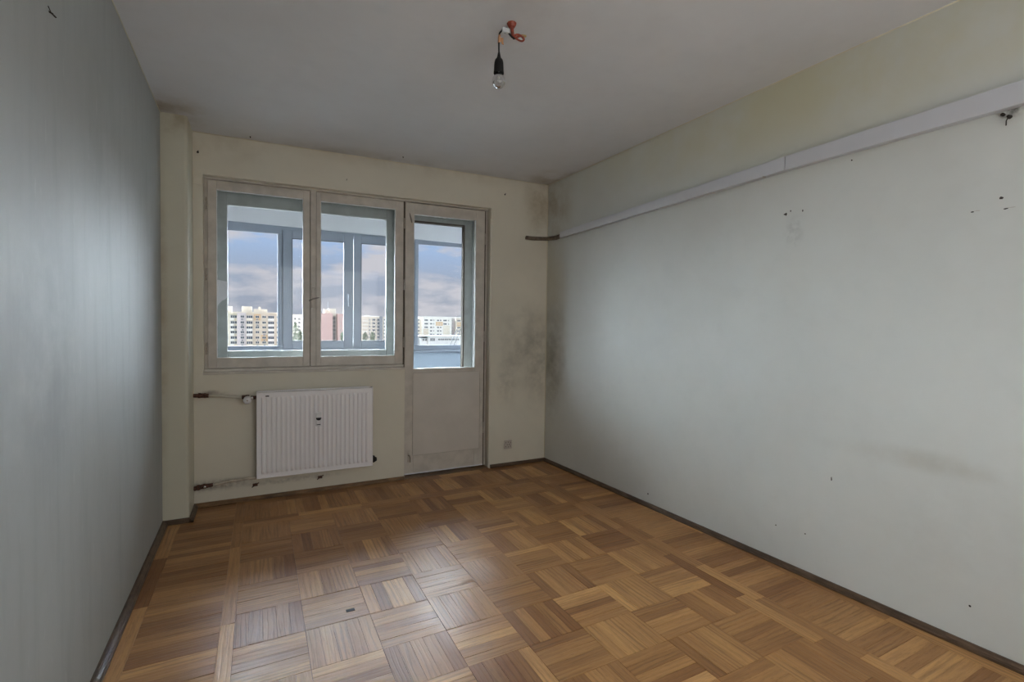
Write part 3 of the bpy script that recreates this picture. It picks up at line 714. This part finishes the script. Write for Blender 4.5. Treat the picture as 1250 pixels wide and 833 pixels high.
MB().lathe([(.0045, 2.462), (.0075, 2.445), (.0095, 2.438), (.0165, 2.430), (.0195, 2.418), (.0205, 2.405), (.0210, 2.385), (.0225, 2.372), (.0215, 2.370), (.017, 2.380)], (BX, HY, 0), 20).build('lamp_holder', 'black', lamp, smooth=True)
prof_b = [(.0155, 2.385), (.0155, 2.374), (.0175, 2.366)] + [(.0290*math.sin(t)**.92, 2.3385+.0295*math.cos(t)*(1.0 if math.cos(t) < 0 else 1.05)) for t in [.75+(.98*math.pi-.75)*k/10 for k in range(11)]]
MB().lathe(prof_b, (BX, HY, 0), 24).build('bulb_glass', 'bulb', lamp, smooth=True)
MB().cyl((BX, HY, 2.385), (BX, HY, 2.345), .004, .0055, n=10).build('glass_stem', 'block', lamp, smooth=True)
MB().tube([(BX-.003, HY, 2.352), (BX-.012, HY, 2.334)], .0006, 5).tube([(BX+.003, HY, 2.352), (BX+.012, HY, 2.334)], .0006, 5).tube([(BX+.012*math.cos(t), HY-.004+.008*math.sin(t), 2.334+.001*math.sin(9*t)) for t in [math.pi*k/10 for k in range(11)]], .0006, 5).build('filament', 'metal', lamp)

# ------------------------------------------------------------------ nail holes, screws and scuffs
def mark_r(y, z, ry_, rz_, name='nail_hole', mt='mark', ang=0, th=.0012):
    x = xr(y); b = MB(); n = 9; rr = random.Random(int(abs(y*1000)))
    pts = []
    for k in range(n):
        t = 2*math.pi*k/n; q = rr.uniform(.65, 1.1); dy, dz = ry_*q*math.cos(t), rz_*q*math.sin(t)
        pts.append((y+dy*math.cos(ang)-dz*math.sin(ang), z+dy*math.sin(ang)+dz*math.cos(ang)))
    a = [b.vert((xr(p)-th, p, q)) for p, q in pts]; c = [b.vert((xr(p)+.002, p, q)) for p, q in pts]
    b.face(a); b.face(c[::-1])
    for k in range(n): b.face((a[k], c[k], c[(k+1) % n], a[(k+1) % n]))
    return b.build(name, mt, wr)
for y, z, a, c in ((-2.298, 1.900, .006, .005), (-2.306, 1.899, .005, .009), (-2.394, 1.881+.02, .003, .006), (-2.33, 1.912, .003, .005), (-3.066, 1.758, .007, .003), (-3.164, 1.751, .007, .003),
                   (-2.572, .540, .003, .012), (-3.104, .173, .005, .005), (-2.453, .219, .004, .004), (-2.296, .173+.035, .004, .004), (-2.62, 2.095, .004, .004), (-1.35, .09, .006, .008), (-3.15, 1.795, .006, .006)):
    mark_r(y, z, a, c)
for y, z in ((-3.08, 1.760), (-3.18, 1.753)): mark_r(y, z, .014, .0012, 'scratch', 'hinge', .05, .0004)
sc = MB().cyl((xr(-3.165)+.002, -3.165, 2.098), (xr(-3.165)-.018, -3.165, 2.098), .008, .005, n=8).tube([(xr(-3.165)-.012, -3.165, 2.098), (xr(-3.165)-.016, -3.160, 2.082), (xr(-3.165)-.010, -3.158, 2.066)], .002, 6).cyl((xr(-3.15)+.002, -3.147, 2.112), (xr(-3.15)-.014, -3.147, 2.112), .006, n=8)
tag(sc.build('wall_screw', 'mark'), 'dark screws and plug hole in the right wall just under the trunking', 'screw')
nl = MB().cyl((xl(-2.13)-.002, -2.13, 2.135), (xl(-2.13)+.008, -2.127, 2.131), .003, .002, n=8).tube([(xl(-2.13)+.006, -2.128, 2.131), (xl(-2.1)+.011, -2.115, 2.129)], .002, 6).tube([(xl(-2.13)+.002, -2.142, 2.143), (xl(-2.13)+.004, -2.13, 2.134)], .0012, 5)
tag(nl.build('bent_nail', 'mark'), 'bent dark nail high on the left wall', 'nail')
for x, z, rr_ in ((2.372, 2.478, .007), (.030, 2.442, .008), (1.0, 2.40, .003)):
    MB().cyl((x, -.006, z), (x, .002, z), rr_*.7, rr_, n=9).tube([(x, -.004, z), (x+.004, -.006, z+.010)], rr_*.4, 6).build('nail_hole', 'mark', wb)
for x, y in ((.345, -.07), (1.40, -.15)):
    MB().cyl((x, y, zc(x)+.002), (x+.002, y, zc(x)-.010), .004, .003, n=7).build('ceiling_nail', 'mark', ceiling)

# ------------------------------------------------------------------ the estate outside
def ray(px_, py_): return Fv + (px_-625)/589.64*R2 - (py_-416.5)/589.64*U2
GZ = -19.5
MO = {}
for nme, col in dict(b_cream=(.62, .555, .47), b_beige=(.60, .52, .42), b_lilac=(.58, .52, .52), b_tan=(.60, .43, .27), b_pink=(.60, .40, .37), b_white=(.72, .70, .66), b_grey=(.25, .26, .28), b_shade=(.36, .33, .33),
                     b_light=(.68, .62, .52), b_roof=(.42, .42, .43), b_lowwhite=(.70, .69, .68)).items():
    M[nme] = simple(nme+'_render', col, .9, var=.05, vscale=.3)
M['b_glass'] = simple('far_window_glass', (.07, .085, .11), .15)
M['leaf'] = simple('summer_foliage', (.15, .18, .12), .9, var=.4, vscale=.8, bmp=.8, bscale=2)
M['trunk'] = simple('tree_bark', (.10, .08, .06), .9)
M['ground'] = simple('street_ground', (.25, .25, .23), .9, var=.3, vscale=.05)
gr = MB().box(-900, 1400, 5, 1600, GZ-.5, GZ).build('ground', 'ground'); struct(gr)
win_mesh = {}
def far_window(parent, x, y, z, w_, h_, kind='w'):
    key = (round(w_, 2), round(h_, 2), kind)
    if key not in win_mesh:
        b = MB(); b.box(-w_/2, w_/2, -.02, .25, 0, h_, 0)
        f = .10
        b.box(-w_/2-f, w_/2+f, -.10, -.02, -f, 0, 1); b.box(-w_/2-f, w_/2+f, -.10, -.02, h_, h_+f, 1)
        b.box(-w_/2-f, -w_/2, -.10, -.02, 0, h_, 1); b.box(w_/2, w_/2+f, -.10, -.02, 0, h_, 1)
        n = 2 if w_ > 1.8 else 1
        for k in range(1, n+1): xx = -w_/2+w_*k/(n+1); b.box(xx-.06, xx+.06, -.08, -.02, 0, h_, 1)
        me = bpy.data.meshes.new('window'); me.from_pydata(b.v, [], b.f); me.materials.append(M['b_glass']); me.materials.append(M['b_white'])
        me.polygons.foreach_set('material_index', b.m); me.update(); win_mesh[key] = me
    o = bpy.data.objects.new('window', win_mesh[key]); COL.objects.link(o); o.parent = parent; o.location = Vector((x, y, z))-parent.location; return o
box_mesh = {}
def far_box(parent, name, x0, x1, y0, y1, z0, z1, mt):
    key = (name, round(x1-x0, 2), round(y1-y0, 2), round(z1-z0, 2), mt)
    if key not in box_mesh:
        b = MB().box(0, x1-x0, 0, y1-y0, 0, z1-z0); me = bpy.data.meshes.new(name); me.from_pydata(b.v, [], b.f); me.materials.append(M[mt]); me.update(); box_mesh[key] = me
    o = bpy.data.objects.new(name, box_mesh[key]); COL.objects.link(o); o.parent = parent; o.location = Vector((x0, y0, z0))-parent.location; return o
def at(px_, py_, Y):   # point of the facade plane y = Y
    r_ = ray(px_, py_); t = (Y-CP.y)/r_.y; return CP+r_*t

rb = random.Random(4)
# block A: big cream block, left pane
YA = 295.
ax = lambda p: at(p, 397, YA).x
az = lambda q: at(310, q, YA).z
A = empty('apartment_block', ((ax(262)+ax(372))/2, YA, GZ), 'large cream apartment block with balconies seen in the left window', 'building', 'apartment blocks of the estate across the way')
far_box(A, 'wall', ax(289.5), ax(346), YA, YA+14, GZ, az(382.3), 'b_beige')
far_box(A, 'wall', ax(277), ax(289.5), YA+3.5, YA+14, GZ, az(382.5), 'b_light')
far_box(A, 'wall', ax(289.5), ax(300.3), YA-.25, YA, GZ, az(382.4), 'b_lilac')
far_box(A, 'parapet', ax(276), ax(346), YA-.5, YA+3.3, az(382.3), az(381.2), 'b_cream')
far_box(A, 'roof_house', ax(294.8), ax(307.5), YA+3, YA+12, az(382), az(374.2), 'b_light')
far_box(A, 'roof_house', ax(309.5), ax(326.4), YA+3, YA+12, az(382), az(377.3), 'b_light')
far_box(A, 'roof_house', ax(270), ax(281.8), YA+8, YA+16, az(384), az(374.4), 'b_light')
far_box(A, 'chimney', ax(315.5), ax(318.5), YA+5, YA+7, az(378), az(374.2), 'b_light')
rows = [384.6, 391.6, 397.4, 403.4, 410.0, 416.0, 422.5, 429, 435]
for ri, q in enumerate(rows):
    zt, zb = az(q+1.2), az(q+4.2); H_ = zt-zb
    for xc, wd in ((295.8, 4.2), (314.2, 4.2), (322.4, 4.2), (339.8, 4.2)):
        if (xc, ri) == (314.2, 0) or (xc, ri) == (322.4, 4): far_box(A, 'painted_panel', ax(xc-4), ax(xc+4.2), YA-.12, YA, zb-1.1, zt+1.0, 'b_tan')
        far_window(A, ax(xc), YA-.15 if xc != 295.8 else YA-.4, zb+.3, ax(xc+wd/2)-ax(xc-wd/2), H_*.82)
        if rb.random() < .75: far_box(A, 'air_conditioner', ax(xc-1.8+rb.random()*2), ax(xc-.2+rb.random()*.8+1.0), YA-.8, YA-.3, zb-1.0, zb-.25, 'b_grey')
    for x0, x1 in ((300.9, 308.4), (327.2, 334.6)):
        far_window(A, ax((x0+x1)/2), YA-.9, zb+.1, (ax(x1)-ax(x0))*.94, H_*1.0)
        far_box(A, 'balcony', ax(x0), ax(x1), YA-1.2, YA-.0, zb-1.25, zb-.02, 'b_white' if rb.random() < .7 else 'b_light')
    far_window(A, ax(285), YA+3.0, zb+.1, (ax(289)-ax(281))*.95, H_*1.0)
    far_box(A, 'balcony', ax(280.2), ax(285.4), YA+2.2, YA+3.4, zb-1.25, zb-.02, 'b_white')
# block B: paler block behind the centre post
YB_ = 330.
bx = lambda p: at(p, 397, YB_).x
bz = lambda q: at(364, q, YB_).z
B = empty('apartment_block', (bx(366), YB_, GZ), 'pale apartment block partly hidden by trees at the right edge of the left window', 'building', 'apartment blocks of the estate across the way')
far_box(B, 'wall', bx(350), bx(390), YB_, YB_+14, GZ, bz(385), 'b_white')
far_box(B, 'parapet', bx(349.6), bx(390.4), YB_-.5, YB_+14, bz(385), bz(384.2), 'b_cream')
for ri in range(7):
    q = 388.0+4.6*ri
    for xc in (352.5, 359.8, 365.3, 374, 382): far_window(B, bx(xc), YB_-.1, bz(q+2.8), bx(xc+1.3)-bx(xc-1.3), bz(q)-bz(q+2.6))
# block P: pink block
YP = 265.
qx = lambda p: at(p, 397, YP).x
qz = lambda q: at(405, q, YP).z
Pk = empty('apartment_block', (qx(405), YP, GZ), 'windowless pink block with a cream roof tower', 'building', 'apartment blocks of the estate across the way')
far_box(Pk, 'wall', qx(383), qx(406.2), YP, YP+12, GZ, qz(382.8), 'b_pink')
far_box(Pk, 'wall', qx(406.2), qx(413), YP+5, YP+14, GZ, qz(383.5), 'b_shade')
far_box(Pk, 'wall', qx(412.4), qx(424), YP+1, YP+12, GZ, qz(383), 'b_pink')
far_box(Pk, 'roof_house', qx(396.5), qx(401), YP+2, YP+8, qz(384), qz(377.8), 'b_light')
far_box(Pk, 'roof_house', qx(402.2), qx(410.6), YP+2, YP+9, qz(386), qz(376.9), 'b_light')
far_box(Pk, 'mast', qx(401.4), qx(401.7), YP+4, YP+4.3, qz(380), qz(368), 'b_grey')
for ri in range(8):
    q = 387+4.9*ri
    far_window(Pk, qx(409.2), YP+4.85, qz(q+2.9), qx(411)-qx(407.6), qz(q)-qz(q+2.9))
    far_window(Pk, qx(415.9), YP+.9, qz(q+2.2), qx(416.6)-qx(415.2), qz(q)-qz(q+1.7))
# block D: peach block in the right pane of the window
YD = 300.
dx_ = lambda p: at(p, 397, YD).x
dz_ = lambda q: at(457, q, YD).z
D_ = empty('apartment_block', (dx_(457), YD, GZ), 'peach apartment block with loggias and a grey strip seen at right of the window', 'building', 'apartment blocks of the estate across the way')
far_box(D_, 'wall', dx_(438), dx_(463), YD, YD+13, GZ, dz_(387), 'b_cream')
far_box(D_, 'wall', dx_(463), dx_(466.6), YD-1.0, YD+13, GZ, dz_(386.2), 'b_grey')
far_box(D_, 'wall', dx_(466.6), dx_(490), YD-.5, YD+13, GZ, dz_(386.6), 'b_cream')
far_box(D_, 'parapet', dx_(437.6), dx_(463), YD-.5, YD+13, dz_(387), dz_(386), 'b_white')
far_box(D_, 'roof_house', dx_(448.8), dx_(452.5), YD+4, YD+8, dz_(387), dz_(385.2), 'b_white')
for ri in range(9):
    q = 389+4.25*ri
    far_window(D_, dx_(445.8), YD+.1, dz_(q+2.6), dx_(448.4)-dx_(443.0), dz_(q)-dz_(q+2.2)); far_box(D_, 'balcony', dx_(442.5), dx_(448.6), YD-1.0, YD, dz_(q+4), dz_(q+2.4), 'b_white')
    far_window(D_, dx_(451.2), YD-.1, dz_(q+2.7), dx_(452)-dx_(450.4), dz_(q)-dz_(q+2.3))
    far_window(D_, dx_(456.2), YD-.1, dz_(q+2.7), dx_(457.9)-dx_(454.5), dz_(q)-dz_(q+2.3))
    far_window(D_, dx_(461.5), YD-.6, dz_(q+3.2), dx_(462.9)-dx_(460.2), dz_(q)-dz_(q+3.2))
    far_window(D_, dx_(469.6), YD-.7, dz_(q+2.4), dx_(471.1)-dx_(468.1), dz_(q)-dz_(q+2.0))
    far_window(D_, dx_(480), YD-.7, dz_(q+2.4), dx_(482)-dx_(478), dz_(q)-dz_(q+2.0))
# block E: long row through the balcony door
YE = 400.
ex = lambda p: at(p, 397, YE).x
ez = lambda q: at(538, q, YE).z
E_ = empty('apartment_block', (ex(538), YE, GZ), 'long cream apartment row with orange panels seen through the balcony door', 'building', 'apartment blocks of the estate across the way')
far_box(E_, 'wall', ex(516), ex(551.4), YE, YE+13, GZ, ez(387.2), 'b_white')
far_box(E_, 'wall', ex(500), ex(516), YE+3, YE+13, GZ, ez(387.6), 'b_cream')
far_box(E_, 'wall', ex(551.4), ex(556.4), YE+3, YE+13, GZ, ez(387.8), 'b_shade')
far_box(E_, 'wall', ex(556.4), ex(590), YE, YE+13, GZ, ez(387.2), 'b_cream')
far_box(E_, 'parapet', ex(500), ex(590), YE-.8, YE, ez(388.2), ez(386.9), 'b_white')
far_box(E_, 'painted_panel', ex(532), ex(540.5), YE-.15, YE, ez(397.8), ez(393.2), 'b_tan')
far_box(E_, 'painted_panel', ex(517), ex(523), YE-.15, YE, GZ, ez(401.8), 'b_beige')
far_box(E_, 'painted_panel', ex(541), ex(549), YE-.15, YE, GZ, ez(397.5), 'b_light')
far_box(E_, 'painted_panel', ex(557.6), ex(564), YE-.15, YE, ez(398.5), ez(393.5), 'b_tan')
for ri in range(8):
    q = 390.3+4.3*ri
    for xc, wd in ((512.4, 1.8), (520.3, 4.2), (526.2, 2.6), (529.4, 1.0), (534.6, 2.2), (537.8, 1.6), (543.2, 4.0), (547.6, 1.0), (553, 1.8), (560, 3.6), (569, 3.6), (577, 3.6)):
        far_window(E_, ex(xc), (YE+2.8 if xc in (512.4, 553) else YE-.1), ez(q+1.9), ex(xc+wd/2)-ex(xc-wd/2), ez(q)-ez(q+1.7))
# low white building with strip windows
YF = 250.
fx = lambda p: at(p, 397, YF).x
fz = lambda q: at(538, q, YF).z
F_ = empty('low_building', (fx(540), YF, GZ), 'long low white building with a strip of windows before the far row', 'building')
far_box(F_, 'wall', fx(524), fx(572), YF, YF+16, GZ, fz(411), 'b_lowwhite')
far_box(F_, 'roof', fx(513.5), fx(572), YF-.8, YF+17, fz(411), fz(410.1), 'b_roof')
far_box(F_, 'wall', fx(505), fx(524), YF+4, YF+15, GZ, fz(412), 'b_roof')
far_box(F_, 'wall', fx(515), fx(523.6), YF+2.5, YF+4, GZ, fz(413.2), 'b_lowwhite')
for xc in (518.5, 521.6): far_window(F_, fx(xc), YF+2.4, fz(416.4), fx(xc+1)-fx(xc-1), fz(414)-fz(416.4))
for xc in (526.6, 529.6): far_window(F_, fx(xc), YF-.1, fz(416.4), fx(xc+1.2)-fx(xc-1.2), fz(413.2)-fz(416.4))
for k in range(10): xc = 536+2.6*k; far_window(F_, fx(xc), YF-.1, fz(415.6), fx(xc+1)-fx(xc-1), fz(413.6)-fz(415.6))
# trees
def tree(px_, pytop, Y, wpx, label, seed):
    c = at(px_, 397, Y); top = at(px_, pytop, Y).z; wdt = (at(px_+wpx/2, 397, Y).x-at(px_-wpx/2, 397, Y).x)/2
    t = empty('tree', (c.x, Y, GZ), label, 'tree', 'trees among the far apartment blocks')
    hgt = top-GZ
    MB().cyl((c.x, Y, GZ), (c.x+.2, Y, GZ+hgt*.5), .28, .16, n=8).build('trunk', 'trunk', t)
    rn = random.Random(seed); b = MB()
    for k in range(420):
        h_ = rn.uniform(.30, 1.0); rad = wdt*math.sqrt(max(.12, 1-((h_-.66)/.38)**2))*rn.uniform(.2, 1)*(1+.25*math.sin(h_*23))
        an = rn.uniform(0, 6.283); p = Vector((c.x+rad*math.cos(an), Y+rad*math.sin(an), GZ+hgt*h_)); s = rn.uniform(.25, .6)
        n1 = Vector((rn.gauss(0, 1), rn.gauss(0, 1), rn.gauss(0, 1))).normalized(); u = n1.orthogonal().normalized()*s; v = n1.cross(u)
        i = [b.vert(q) for q in (p-u, p-v*.6, p+u, p+v*.6, p+n1*s*.35, p-n1*s*.35)]
        for k1 in range(4): b.face((i[k1], i[(k1+1) % 4], i[4])); b.face((i[(k1+1) % 4], i[k1], i[5]))
    b.build('foliage', 'leaf', t)
tree(360.5, 394.5, 255, 9, 'tall green tree in front of the pale block at the left window', 1)
tree(366, 404, 250, 7, 'small bushy tree right of the tall one in the left window', 2)
tree(417.8, 405.5, 235, 6, 'green tree at the right foot of the pink block', 3)
tree(445.5, 406.0, 265, 8, 'green tree at the left foot of the peach block', 4)
tree(455.0, 405.5, 262, 8, 'green tree in the middle before the peach block', 5)
# drying bracket outside the loggia glazing
b = MB()
for o_ in (0, .045): b.cyl((2.415+o_, LY+.20, 1.055), (2.525+o_, LY+.26, 1.25), .0045, n=8)
b.cyl((2.35, LY+.06, 1.05), (2.50, LY+.22, 1.06), .006, n=8)
tag(b.build('drying_rack_bracket', 'dark_plastic'), 'thin slanted metal rack arms outside the glazing, seen through the door', 'bracket')
